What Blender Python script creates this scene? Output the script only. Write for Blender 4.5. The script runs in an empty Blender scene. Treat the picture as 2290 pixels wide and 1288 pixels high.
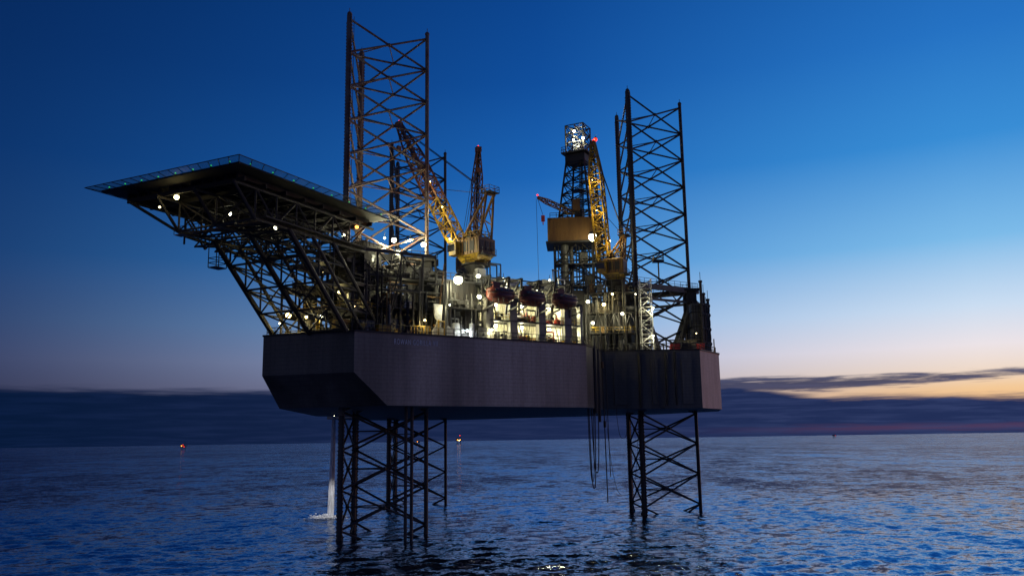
import bpy, math, random
import numpy as np
from mathutils import Vector, Matrix
random.seed(7)
S=bpy.context.scene
S.view_settings.view_transform='Standard'
S.view_settings.look='None'
S.view_settings.exposure=0
COL=S.collection
V=Vector
# ------------------------------------------------------------------ materials
def lin(h):
    h=h.lstrip('#'); o=[]
    for i in (0,2,4):
        c=int(h[i:i+2],16)/255
        o.append(c/12.92 if c<=.04045 else ((c+.055)/1.055)**2.4)
    return (o[0],o[1],o[2],1)
def paint(name,col,col2=None,rough=.55,metal=0.,scale=.6,streak=False,bump=.15,plates_sheen=False,lo=.42,hi=.62):
    m=bpy.data.materials.new(name);m.use_nodes=True
    nt=m.node_tree;N=nt.nodes;L=nt.links
    b=N['Principled BSDF'];b.inputs['Roughness'].default_value=rough;b.inputs['Metallic'].default_value=metal
    g=N.new('ShaderNodeNewGeometry')
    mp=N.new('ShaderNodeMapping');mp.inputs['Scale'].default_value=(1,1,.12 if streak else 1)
    L.new(g.outputs['Position'],mp.inputs['Vector'])
    n=N.new('ShaderNodeTexNoise');n.inputs['Scale'].default_value=scale;n.inputs['Detail'].default_value=8;n.inputs['Roughness'].default_value=.65
    L.new(mp.outputs[0],n.inputs['Vector'])
    r=N.new('ShaderNodeValToRGB');r.color_ramp.elements[0].position=lo;r.color_ramp.elements[1].position=hi
    c2=col2 or tuple(c*.55 for c in col)
    r.color_ramp.elements[0].color=(*col,1);r.color_ramp.elements[1].color=(*c2,1)
    L.new(n.outputs[0],r.inputs[0]);out=r.outputs[0]
    n2=N.new('ShaderNodeTexNoise');n2.inputs['Scale'].default_value=scale*7;n2.inputs['Detail'].default_value=5
    L.new(g.outputs['Position'],n2.inputs['Vector'])
    mr=N.new('ShaderNodeMapRange');mr.inputs[3].default_value=.7;mr.inputs[4].default_value=1.25
    L.new(n2.outputs[0],mr.inputs[0])
    mm=N.new('ShaderNodeVectorMath');mm.operation='SCALE'
    L.new(out,mm.inputs[0]);L.new(mr.outputs[0],mm.inputs['Scale']);out=mm.outputs[0]
    height=n2.outputs[0]
    if plates_sheen:
        sx=N.new('ShaderNodeSeparateXYZ');L.new(g.outputs['Position'],sx.inputs[0])
        for src,mul,thr,dark in ((sx.outputs['Z'],1.6,.85,.8),(sx.outputs['X'],1.25,.88,.88)):
            w=N.new('ShaderNodeMath');w.operation='MULTIPLY';w.inputs[1].default_value=mul;L.new(src,w.inputs[0])
            fr=N.new('ShaderNodeMath');fr.operation='FRACT';L.new(w.outputs[0],fr.inputs[0])
            cr=N.new('ShaderNodeMath');cr.operation='GREATER_THAN';cr.inputs[1].default_value=thr;L.new(fr.outputs[0],cr.inputs[0])
            m2=N.new('ShaderNodeMapRange');m2.inputs[3].default_value=1;m2.inputs[4].default_value=dark;L.new(cr.outputs[0],m2.inputs[0])
            m3=N.new('ShaderNodeVectorMath');m3.operation='SCALE';L.new(out,m3.inputs[0]);L.new(m2.outputs[0],m3.inputs['Scale']);out=m3.outputs[0]
        mp4=N.new('ShaderNodeMapping');mp4.inputs['Scale'].default_value=(.07,.07,.012);L.new(g.outputs['Position'],mp4.inputs[0])  # broad vertical sheen of light painted into the plate colour
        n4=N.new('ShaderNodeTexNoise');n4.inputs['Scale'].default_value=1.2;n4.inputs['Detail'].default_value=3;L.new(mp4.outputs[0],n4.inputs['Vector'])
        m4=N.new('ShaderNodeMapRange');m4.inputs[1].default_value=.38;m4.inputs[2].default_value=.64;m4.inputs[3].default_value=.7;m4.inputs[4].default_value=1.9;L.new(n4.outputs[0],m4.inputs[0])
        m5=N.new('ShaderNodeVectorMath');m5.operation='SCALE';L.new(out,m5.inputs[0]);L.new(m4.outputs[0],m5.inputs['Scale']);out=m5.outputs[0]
    L.new(out,b.inputs['Base Color'])
    bp=N.new('ShaderNodeBump');bp.inputs['Strength'].default_value=bump;bp.inputs['Distance'].default_value=.05
    L.new(height,bp.inputs['Height']);L.new(bp.outputs[0],b.inputs['Normal'])
    return m
def emit(name,col,st):
    m=bpy.data.materials.new(name);m.use_nodes=True
    b=m.node_tree.nodes['Principled BSDF'];b.inputs['Base Color'].default_value=(*col,1)
    b.inputs['Emission Color'].default_value=(*col,1);b.inputs['Emission Strength'].default_value=st
    return m
M=dict(
 hull=paint('hull_paint_sheen',(.25,.21,.175),(.20,.165,.135),.40,0,.35,True,.2,True),
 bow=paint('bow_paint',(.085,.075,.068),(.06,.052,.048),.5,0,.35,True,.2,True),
 hullrust_lit=paint('hull_end_paint_lit',(.72,.46,.33),(.58,.34,.24),.6,0,.5,True),  # brown end face brightened and warmed, sunset light painted into its colour
 under=paint('hull_bottom',(.03,.028,.028),(.04,.025,.02),.7),
 steel=paint('dark_steel',(.013,.013,.014),(.022,.017,.013),.6),
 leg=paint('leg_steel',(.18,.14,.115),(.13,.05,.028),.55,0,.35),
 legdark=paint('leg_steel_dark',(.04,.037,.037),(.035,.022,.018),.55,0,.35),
 grey=paint('grey_paint',(.09,.09,.088),(.05,.047,.045),.5),
 pillar=paint('pillar_paint',(.22,.21,.18),(.14,.13,.11),.5),
 pale=paint('pale_wall_paint',(.64,.62,.48),(.34,.31,.22),.5,0,.8,True),
 white=paint('white_paint',(.6,.6,.58),(.35,.34,.32),.45),
 yellow=paint('yellow_paint',(.38,.24,.012),(.11,.055,.012),.5,0,.9),
 boomrust=paint('weathered_boom_paint',(.19,.07,.022),(.09,.03,.015),.55,0,.9),
 ochre=paint('ochre_cladding',(.19,.095,.022),(.11,.05,.014),.55,0,.5,True),
 red=paint('red_paint',(.42,.035,.02),(.22,.02,.015),.35),
 orange=paint('orange_gel_coat',(.15,.032,.018),(.09,.018,.012),.45),
 glass=paint('dark_glass',(.01,.012,.016),(.012,.014,.018),.08),
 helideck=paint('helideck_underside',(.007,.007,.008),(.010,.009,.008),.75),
 rope=paint('black_hose',(.012,.012,.013),(.02,.018,.016),.5),
 letter=paint('letter_paint',(.7,.72,.76),(.55,.57,.62),.5),
 Ewarm=emit('lamp_warm',(1,.84,.40),9), Ewhite=emit('lamp_white',(1,.98,.70),10),
 Ecool=emit('lamp_cool',(.8,.95,1),8), Ered=emit('lamp_red',(1,.03,.01),3),
 Egreen=emit('lamp_green',(.05,1,.3),.8), Eorange=emit('lamp_orange',(1,.33,.05),6),
)
def alpha_mat(name,col,lo,hi,amt,scale):
    m=bpy.data.materials.new(name);m.use_nodes=True;nt=m.node_tree;N=nt.nodes;L=nt.links
    b=N['Principled BSDF'];b.inputs['Base Color'].default_value=(*col,1);b.inputs['Roughness'].default_value=.6
    t=N.new('ShaderNodeBsdfTransparent');mx=N.new('ShaderNodeMixShader')
    g=N.new('ShaderNodeNewGeometry');mp=N.new('ShaderNodeMapping');mp.inputs['Scale'].default_value=scale
    n=N.new('ShaderNodeTexNoise');n.inputs['Scale'].default_value=1;n.inputs['Detail'].default_value=6
    mr=N.new('ShaderNodeMapRange');mr.inputs[1].default_value=lo;mr.inputs[2].default_value=hi;mr.inputs[4].default_value=amt
    L.new(g.outputs['Position'],mp.inputs[0]);L.new(mp.outputs[0],n.inputs['Vector']);L.new(n.outputs[0],mr.inputs[0]);L.new(mr.outputs[0],mx.inputs[0])
    L.new(t.outputs[0],mx.inputs[1]);L.new(b.outputs[0],mx.inputs[2]);L.new(mx.outputs[0],N['Material Output'].inputs[0])
    return m
M['net']=alpha_mat('safety_net',(.06,.085,.085),0,.3,.5,(1,1,1))
M['jet']=alpha_mat('falling_water',(.88,.9,.95),.28,.62,.75,(4,4,.5))
M['foam']=alpha_mat('sea_foam',(.9,.92,.95),.40,.6,.95,(1.3,1.9,1))
# ------------------------------------------------------------------ geometry helper
class G:
    def __init__(s): s.v=[];s.f=[];s.m=[];s.mats=[]
    def mi(s,m):
        if m not in s.mats: s.mats.append(m)
        return s.mats.index(m)
    def add(s,vs,fs,m):
        k=len(s.v);i=s.mi(m);s.v+=[tuple(x) for x in vs]
        for f in fs: s.f.append([k+j for j in f]);s.m.append(i)
    def tube(s,a,b,r,m,n=6,r2=None):
        a=V(a);b=V(b);r2=r if r2 is None else r2
        d=(b-a)
        if d.length<1e-4:return
        d.normalize();u=d.cross(V((0,0,1)) if abs(d.z)<.9 else V((1,0,0))).normalized();w=d.cross(u)
        vs=[]
        for p,rr in((a,r),(b,r2)):
            for i in range(n):
                t=2*math.pi*i/n;vs.append(p+u*math.cos(t)*rr+w*math.sin(t)*rr)
        fs=[[i,(i+1)%n,n+(i+1)%n,n+i] for i in range(n)]+[list(range(n))[::-1],list(range(n,2*n))]
        s.add(vs,fs,m)
    def path(s,pts,r,m,n=6):
        for a,b in zip(pts,pts[1:]): s.tube(a,b,r,m,n)
    def box(s,c,sz,m,ax=(1,0)):
        c=V(c);X=V((ax[0],ax[1],0)).normalized();Y=V((-X.y,X.x,0));Z=V((0,0,1))
        hx,hy,hz=sz[0]/2,sz[1]/2,sz[2]/2
        vs=[c+X*i*hx+Y*j*hy+Z*k*hz for k in(-1,1) for j in(-1,1) for i in(-1,1)]
        s.add(vs,[[0,2,3,1],[4,5,7,6],[0,1,5,4],[2,6,7,3],[0,4,6,2],[1,3,7,5]],m)
    def beam(s,a,b,w,h,m):
        a=V(a);b=V(b);d=(b-a).normalized();u=d.cross(V((0,0,1)))
        u=u.normalized() if u.length>1e-3 else V((1,0,0));t=u.cross(d)
        vs=[p+u*i*w/2+t*j*h/2 for p in(a,b) for j in(-1,1) for i in(-1,1)]
        s.add(vs,[[0,2,3,1],[4,5,7,6],[0,1,5,4],[2,6,7,3],[0,4,6,2],[1,3,7,5]],m)
    def prism(s,poly,z0,z1,m,mbot=None,poly2=None,mats=None,top=True):
        n=len(poly);q=poly2 or poly
        vs=[(x,y,z0) for x,y in poly]+[(x,y,z1) for x,y in q]
        for i in range(n): s.add([vs[i],vs[(i+1)%n],vs[n+(i+1)%n],vs[n+i]],[[0,1,2,3]],(mats or {}).get(i,m))
        if top: s.add(vs[n:],[list(range(n))],m)
        if mbot!='none': s.add([(x,y,z0) for x,y in poly],[list(range(n))[::-1]],mbot or m)
    def ball(s,c,r,m,n=8,k=5,sq=(1,1,1)):
        vs=[];fs=[]
        for j in range(k+1):
            ph=math.pi*j/k
            for i in range(n):
                t=2*math.pi*i/n;vs.append((c[0]+r*sq[0]*math.sin(ph)*math.cos(t),c[1]+r*sq[1]*math.sin(ph)*math.sin(t),c[2]+r*sq[2]*math.cos(ph)))
        for j in range(k):
            for i in range(n): fs.append([j*n+i,(j+1)*n+i,(j+1)*n+(i+1)%n,j*n+(i+1)%n])
        s.add(vs,fs,m)
    def rail(s,pts,m,h=1.1,sp=1.8,r=.035,closed=False):
        pts=[V(p) for p in pts]
        if closed: pts.append(pts[0])
        for a,b in zip(pts,pts[1:]):
            L=(b-a).length;n=max(1,int(L/sp))
            for i in range(n+1):
                p=a.lerp(b,i/n);s.tube(p,p+V((0,0,h)),r,m,4)
            for q in (.5,1.): s.tube(a+V((0,0,h*q)),b+V((0,0,h*q)),r,m,4)
WL={}
def obj(name,g,parent=None,smooth=False,origin=None,**kw):
    vs=np.array(g.v);c=V(origin) if origin else V(((vs.min(0)+vs.max(0))/2).tolist())
    me=bpy.data.meshes.new(name);me.from_pydata([tuple(V(v)-c) for v in g.v],[],g.f)
    for m in g.mats: me.materials.append(M[m])
    me.polygons.foreach_set('material_index',g.m)
    if smooth: me.polygons.foreach_set('use_smooth',[True]*len(me.polygons))
    me.update()
    o=bpy.data.objects.new(name,me);COL.objects.link(o)
    place(o,c,parent)
    for k,v in kw.items(): o[k]=v
    return o
def place(o,c,parent):
    c=V(c);WL[o.name]=c
    if parent: o.parent=parent;o.location=c-WL[parent.name]
    else: o.location=c
def empty(name,c,parent=None,**kw):
    o=bpy.data.objects.new(name,None);o.empty_display_size=2;COL.objects.link(o);place(o,c,parent)
    for k,v in kw.items(): o[k]=v
    return o
def one(name,parent,meth,*a,**k):
    g=G();getattr(g,meth)(*a,**k);return obj(name,g,parent)
# ------------------------------------------------------------------ camera
f=1900.;p=math.atan(339/f);r=.0153
R=V((1,0,0));U=V((0,-math.sin(p),math.cos(p)));F=V((0,math.cos(p),math.sin(p)))
cx=R*math.cos(r)-U*math.sin(r);cy=R*math.sin(r)+U*math.cos(r);cz=-F
cam=bpy.data.cameras.new('camera');co=bpy.data.objects.new('camera',cam);COL.objects.link(co)
mw=Matrix((cx,cy,cz)).transposed().to_4x4();mw.translation=V((0,0,15));co.matrix_world=mw
cam.sensor_width=36;cam.lens=36*f/2290;cam.clip_end=80000;cam.clip_start=.5
S.camera=co
# ------------------------------------------------------------------ world
w=bpy.data.worlds.new('World');S.world=w;w.use_nodes=True
nt=w.node_tree;N=nt.nodes;L=nt.links;N.clear()
out=N.new('ShaderNodeOutputWorld');bg=N.new('ShaderNodeBackground');L.new(bg.outputs[0],out.inputs[0])
tc=N.new('ShaderNodeTexCoord');sp=N.new('ShaderNodeSeparateXYZ');L.new(tc.outputs['Generated'],sp.inputs[0])
def mth(op,a,b=None,c=None,clamp=False):
    n=N.new('ShaderNodeMath');n.operation=op;n.use_clamp=clamp
    for i,x in enumerate((a,b,c)):
        if x is None: continue
        if isinstance(x,(int,float)): n.inputs[i].default_value=x
        else: L.new(x,n.inputs[i])
    return n.outputs[0]
X,Y,Z=sp.outputs
hh=mth('MAXIMUM',mth('SQRT',mth('ADD',mth('MULTIPLY',X,X),mth('MULTIPLY',Y,Y))),.001)
def toward(deg):
    A=math.radians(deg)
    return mth('DIVIDE',mth('ADD',mth('MULTIPLY',X,math.sin(A)),mth('MULTIPLY',Y,math.cos(A))),hh)
t=toward(50)
fac=mth('POWER',mth('MAXIMUM',t,0.),1.5,clamp=True)
def ramp(inp,stops):
    n=N.new('ShaderNodeValToRGB');e=n.color_ramp.elements
    e[0].position=stops[0][0];e[0].color=lin(stops[0][1]);e[1].position=stops[-1][0];e[1].color=lin(stops[-1][1])
    for q,h in stops[1:-1]:
        x=e.new(q);x.color=lin(h)
    L.new(inp,n.inputs[0]);return n.outputs[0]
def mix(fa,a,b):
    n=N.new('ShaderNodeMix');n.data_type='RGBA'
    if isinstance(fa,(int,float)): n.inputs[0].default_value=fa
    else: L.new(fa,n.inputs[0])
    for s_,x in((6,a),(7,b)):
        if isinstance(x,str): n.inputs[s_].default_value=lin(x)
        elif isinstance(x,tuple): n.inputs[s_].default_value=x
        else: L.new(x,n.inputs[s_])
    return n.outputs[2]
zc=mth('MAXIMUM',Z,0.)
bright=ramp(zc,[(0,'#f0b078'),(.045,'#f7cb98'),(.062,'#f3dcc8'),(.09,'#efe6ea'),(.13,'#cde0f5'),(.2,'#7ebdec'),(.3,'#3a8fd8'),(.4,'#2674c6'),(.5,'#195fb0'),(1,'#0c3a80')])
mid=ramp(zc,[(0,'#6074a0'),(.06,'#9296b6'),(.09,'#9cabd0'),(.13,'#80aadb'),(.2,'#428ad2'),(.3,'#1d66b8'),(.4,'#11509f'),(.5,'#0c448e'),(1,'#072a66')])
dark=ramp(zc,[(0,'#151c3c'),(.06,'#232a4c'),(.1,'#24315c'),(.18,'#153468'),(.3,'#0b2e64'),(.5,'#052456'),(1,'#031a45')])
back=ramp(zc,[(0,'#343a50'),(.08,'#6a6474'),(.18,'#6a6a84'),(.35,'#3a4c74'),(.6,'#1a3566'),(1,'#0a2450')])
def clampmul(v,m_,a): return mth('ADD',mth('MULTIPLY',v,m_),a,clamp=True)
def sm(v,a,b):
    n=N.new('ShaderNodeMapRange');n.interpolation_type='SMOOTHSTEP';L.new(v,n.inputs[0]);n.inputs[1].default_value=a;n.inputs[2].default_value=b;return n.outputs[0]
sky=mix(sm(t,.05,-.6),dark,back)
sky=mix(clampmul(fac,1/.55,0.),sky,mid)
sky=mix(clampmul(fac,1/.35,-.55/.35),sky,bright)
# sunset afterglow, added to warm the hull end, beyond the right of the frame
sky=mix(mth('MULTIPLY',sm(toward(78),.8,.99),sm(Z,.24,.02)),sky,(3.2,1.5,.75,1))
az=mth('ARCTAN2',X,Y)
cv=N.new('ShaderNodeCombineXYZ');L.new(mth('MULTIPLY',az,6.),cv.inputs[0]);L.new(mth('MULTIPLY',Z,100.),cv.inputs[1])
ns=N.new('ShaderNodeTexNoise');ns.inputs['Scale'].default_value=2.0;ns.inputs['Detail'].default_value=9;ns.inputs['Roughness'].default_value=.6;ns.inputs['Distortion'].default_value=.3;L.new(cv.outputs[0],ns.inputs['Vector'])
n0=mth('SUBTRACT',ns.outputs[0],.5)
edge=mth('SUBTRACT',mth('SUBTRACT',.0565,mth('MULTIPLY',sm(az,.24,.36),.0165)),mth('MULTIPLY',sm(az,.36,.55),.005))
dz=mth('SUBTRACT',mth('SUBTRACT',Z,edge),mth('MULTIPLY',n0,.016))
bank=sm(dz,.0065,-.004)
hw=mth('SUBTRACT',.0105,mth('MULTIPLY',sm(az,.22,.58),.0062))
st=mth('SUBTRACT',hw,mth('ABSOLUTE',mth('SUBTRACT',mth('SUBTRACT',Z,.0545),mth('MULTIPLY',mth('SUBTRACT',az,.24),.013))))
stv=mth('ADD',st,mth('MULTIPLY',n0,.024))
streak=mth('MULTIPLY',sm(stv,-.0015,.0055),sm(az,.10,.20))
cl=mth('MAXIMUM',bank,mth('MULTIPLY',streak,.92))
pink=mth('MULTIPLY',sm(mth('ADD',mth('ABSOLUTE',mth('SUBTRACT',Z,.0065)),mth('MULTIPLY',n0,.016)),.006,.0),sm(az,.16,.45))
cb=mix(fac,'#041735','#25325c')
cb=mix(mth('MULTIPLY',pink,.35),cb,'#70465e')
cb=mix(mth('MULTIPLY',sm(n0,-.1,.2),.35),cb,mix(fac,'#071f48','#4a5684'))
fin=mix(cl,sky,cb)
L.new(fin,bg.inputs[0]);bg.inputs[1].default_value=.97
# ------------------------------------------------------------------ sea
def sea():
    na=1400;rr=[4.]
    while rr[-1]<30000: rr.append(rr[-1]*(1.007 if rr[-1]<700 else (1.02 if rr[-1]<1500 else 1.1)))
    rr=np.array(rr)
    ang=np.concatenate([np.linspace(-.72,.72,na),np.linspace(.72,2*math.pi-.72,120)[1:-1]])
    AA,RR=np.meshgrid(ang,rr);x=RR*np.sin(AA);y=RR*np.cos(AA);z=np.zeros_like(x)
    rs=np.random.RandomState(3)
    dr=RR*.007*1.1
    for i in range(120):
        wl=.8*(9**rs.rand());th=rs.normal(-.45,.65);k=2*math.pi/wl
        amp=.006*wl**.8*rs.uniform(.5,1.2)
        fade=np.clip((wl/dr-2.1)/1.8,0,1)*np.clip((1300-RR)/700,0,1)
        ph=k*(x*math.sin(th)+y*math.cos(th))+rs.rand()*6.28
        z+=amp*fade*(np.sin(ph)+.3*np.sin(2*ph+1.2))
    z*=(.8+.45*np.sin(x*.031+y*.013)*np.sin(y*.027-x*.009))
    nr,nc=x.shape
    vs=np.stack([x,y,z],-1).reshape(-1,3)
    i=np.arange(nr-1)[:,None];j=np.arange(nc)[None,:];j2=(j+1)%nc
    fs=np.stack(np.broadcast_arrays(i*nc+j,i*nc+j2,(i+1)*nc+j2,(i+1)*nc+j),-1).reshape(-1,4)[:,::-1]
    me=bpy.data.meshes.new('sea')
    vv=np.vstack([vs,[[0,0,0]]])
    me.vertices.add(len(vv));me.vertices.foreach_set('co',vv.ravel())
    tri=[(nc*nr,(q+1)%nc,q) for q in range(nc)]
    nl=fs.size+len(tri)*3
    me.loops.add(nl);me.loops.foreach_set('vertex_index',np.concatenate([fs.ravel(),np.array(tri).ravel()]))
    me.polygons.add(len(fs)+len(tri))
    me.polygons.foreach_set('loop_start',np.concatenate([np.arange(len(fs))*4,fs.size+np.arange(len(tri))*3]))
    me.polygons.foreach_set('loop_total',np.concatenate([np.full(len(fs),4),np.full(len(tri),3)]))
    me.polygons.foreach_set('use_smooth',[True]*(len(fs)+len(tri)))
    me.update(calc_edges=True)
    m=bpy.data.materials.new('sea_water');m.use_nodes=True;nt=m.node_tree;n=nt.nodes;l=nt.links
    n.remove(n['Principled BSDF']);om=n['Material Output']
    df=n.new('ShaderNodeBsdfDiffuse');df.inputs[0].default_value=(.004,.012,.024,1)
    gl=n.new('ShaderNodeBsdfGlossy');gl.inputs['Color'].default_value=(.60,.66,.80,1);gl.inputs['Roughness'].default_value=.10
    fr=n.new('ShaderNodeFresnel');fr.inputs['IOR'].default_value=1.33
    mn=n.new('ShaderNodeMath');mn.operation='MINIMUM';mn.inputs[1].default_value=.7
    mx=n.new('ShaderNodeMixShader')
    l.new(fr.outputs[0],mn.inputs[0]);l.new(mn.outputs[0],mx.inputs[0]);l.new(df.outputs[0],mx.inputs[1]);l.new(gl.outputs[0],mx.inputs[2]);l.new(mx.outputs[0],om.inputs[0])
    g=n.new('ShaderNodeNewGeometry')
    # ripple slopes added straight to the normal, so they survive out to the horizon
    acc=g.outputs['Normal']
    for sc,amp,sy,rot in((.006,.16,.35,.1),(.022,.22,.45,.1),(.07,.32,.5,-.1),(.22,.42,.7,.2),(.7,.55,1.2,.3),(2.2,.5,1.5,.3)):
        mp=n.new('ShaderNodeMapping');mp.inputs['Scale'].default_value=(sc,sc*sy,sc);mp.inputs['Rotation'].default_value=(0,0,rot)
        l.new(g.outputs['Position'],mp.inputs[0])
        t=n.new('ShaderNodeTexNoise');t.inputs['Scale'].default_value=1;t.inputs['Detail'].default_value=3;t.inputs['Distortion'].default_value=.3;t.inputs['Roughness'].default_value=.6
        l.new(mp.outputs[0],t.inputs['Vector'])
        s1=n.new('ShaderNodeVectorMath');s1.operation='SUBTRACT';s1.inputs[1].default_value=(.5,.5,.5);l.new(t.outputs['Color'],s1.inputs[0])
        s2=n.new('ShaderNodeVectorMath');s2.operation='MULTIPLY';s2.inputs[1].default_value=(amp*.8,amp,0);l.new(s1.outputs[0],s2.inputs[0])
        s3=n.new('ShaderNodeVectorMath');s3.operation='ADD';l.new(acc,s3.inputs[0]);l.new(s2.outputs[0],s3.inputs[1]);acc=s3.outputs[0]
    nn=n.new('ShaderNodeVectorMath');nn.operation='NORMALIZE';l.new(acc,nn.inputs[0])
    for q in(df,gl,fr): l.new(nn.outputs[0],q.inputs['Normal'])
    me.materials.append(m)
    o=bpy.data.objects.new('sea',me);COL.objects.link(o);o['kind']='structure'
sea()
# ------------------------------------------------------------------ RIG
ZB=20.4;ZT=31.4
rig=empty('jackup_rig',(-6.5,178.7,0),label='dark floodlit jack-up drilling rig standing on lattice legs in sea',category='oil rig')
A_=(-38.9,131.8);B_=(-23.8,127);C_=(13,151);C2=(17,163);D_=(35.9,163);E_=(41.7,172)
poly=[A_,B_,C_,C2,D_,E_,(44.5,187),(34,203),(-14,228),(-30,225),(-40.4,213.4),(-44.3,203.5),(-33,188),(-41,178)]
KN=ZT-6.1
hull=empty('hull',(-2,175,ZB),rig)
g=G()
mm_={0:'bow',4:'hullrust_lit',3:'bow',2:'bow'}
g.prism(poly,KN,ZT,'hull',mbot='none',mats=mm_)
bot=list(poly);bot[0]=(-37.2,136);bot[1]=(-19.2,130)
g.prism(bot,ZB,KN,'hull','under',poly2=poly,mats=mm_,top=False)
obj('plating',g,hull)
g=G()
for i in range(len(poly)):
    a=V((*poly[i],ZT));b=V((*poly[(i+1)%len(poly)],ZT));g.beam(a+V((0,0,.12)),b+V((0,0,.12)),.35,.24,'steel')
obj('gunwale',g,hull)
g=G()
c0=V((-2,175,0))
rp=[]
for q in poly:
    d=(c0-V((*q,0))).normalized()*.6;rp.append((q[0]+d.x,q[1]+d.y,ZT))
g.rail(rp,'steel',1.4,1.4,.06,True)
obj('railing',g,hull)
Sx=V((.8376,.5463,0));Nn=V((-.5463,.8376,0))
def SP(s,n,z): return V((-23.8,127,0))+Sx*s+Nn*n+V((0,0,z))
for (x,y,zt,zb,rr_) in ((14.9,156.5,33,19.5,.4),(15.9,159.5,34,18,.28),(24.2,162.5,31,20.6,.3),(29.2,162.6,31.2,21,.2),(31.0,162.6,31.2,21,.2)):
    one('caisson_pipe',hull,'tube',(x,y,zb),(x,y,zt),rr_,'steel',8)
for x,wd in ((20.5,2.6),(27,1.2),(33.2,2.0)):
    one('fender_strip',hull,'box',(x,162.85,25.5),(wd,.3,8.6),'bow')
cu=bpy.data.curves.new('t','FONT');cu.body='ROWAN GORILLA VII';cu.size=1.2;cu.space_character=1.25;cu.extrude=.01
to=bpy.data.objects.new('t',cu);COL.objects.link(to)
bpy.context.view_layer.update()
me=bpy.data.meshes.new_from_object(to.evaluated_get(bpy.context.evaluated_depsgraph_get()))
bpy.data.objects.remove(to)
wd=max(v.co.x for v in me.vertices);k=7.6/wd
me.transform(Matrix.Diagonal((k,1.0,1,1)))
me.materials.clear();me.materials.append(M['letter'])
nm=bpy.data.objects.new('name_lettering',me);COL.objects.link(nm)
c=SP(6.5,-.04,29.8);WL[nm.name]=c;nm.parent=hull
mr_=Matrix((Sx,V((0,0,1)),-Nn)).transposed().to_4x4();mr_.translation=c-WL[hull.name];nm.matrix_local=mr_
nm['label']='pale block capitals painted high on the hull side'
# ---------------- legs
def leg(c,ztop,mat):
    e=empty('leg',(c[0],c[1],0),rig)
    ang=math.radians(2)
    P=[V((c[0]+8.66*math.cos(ang+q),c[1]+8.66*math.sin(ang+q),0)) for q in (0,2*math.pi/3,4*math.pi/3)]
    cen=V((c[0],c[1],0))
    zs=ZB-1.2
    for i,q in enumerate(P):
        g=G();zt=ztop
        tg=(q-cen).normalized();tv=V((-tg.y,tg.x,0))
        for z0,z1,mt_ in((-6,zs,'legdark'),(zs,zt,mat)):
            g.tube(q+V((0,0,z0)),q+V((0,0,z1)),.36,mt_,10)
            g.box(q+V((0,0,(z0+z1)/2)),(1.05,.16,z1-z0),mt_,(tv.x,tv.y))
        z=0
        while z<zt-1:
            for sd in(-1,1): g.box(q+tv*sd*.58+V((0,0,z)),(.16,.14,.28),mat if z>zs else 'legdark',(tv.x,tv.y))
            z+=.62
        g.ball(q+V((0,0,zt+.1)),.45,mat)
        g.tube(q+V((0,0,zt)),q+V((0,0,zt+1.2)),.06,mat)
        obj('chord',g,e)
    g=G();bay=6.15;z=ztop-.8
    nb=0
    while z>-6:
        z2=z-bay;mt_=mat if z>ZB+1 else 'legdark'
        for i in range(3):
            a,b=P[i],P[(i+1)%3];m=(a+b)/2
            g.tube(a+V((0,0,z)),b+V((0,0,z2)),.19,mt_,6)
            g.tube(b+V((0,0,z)),a+V((0,0,z2)),.19,mt_,6)
            mm=m+V((0,0,(z+z2)/2));g.ball(mm,.38,mt_,6,4)
            mm2=(P[(i+1)%3]+P[(i+2)%3])/2+V((0,0,(z+z2)/2))
            g.tube(mm,mm2,.1,mt_,5)
        z=z2;nb+=1
    obj('bracing',g,e)
    g=G()
    q=V((cen.x+(P[2].x-cen.x)*.9,cen.y+(P[2].y-cen.y)*.9,0))
    for sd in(-.25,.25): g.tube(q+V((sd,0,47)),q+V((sd,0,ztop)),.05,mat,4)
    z=47
    while z<ztop: g.tube(q+V((-.25,0,z)),q+V((.25,0,z)),.03,mat,4);z+=.6
    obj('ladder',g,e)
    return e,P
P1=(-23.5,145);P2=(29.5,180);P3=(-25.5,211)
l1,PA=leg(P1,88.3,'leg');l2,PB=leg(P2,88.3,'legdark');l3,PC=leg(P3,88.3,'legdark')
for dx in(0,.9): one('seawater_caisson',rig,'tube',(-17.1+dx,136+dx*.4,-5),(-17.1+dx,136+dx*.4,ZB+.1),.26,'legdark',8)
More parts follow.
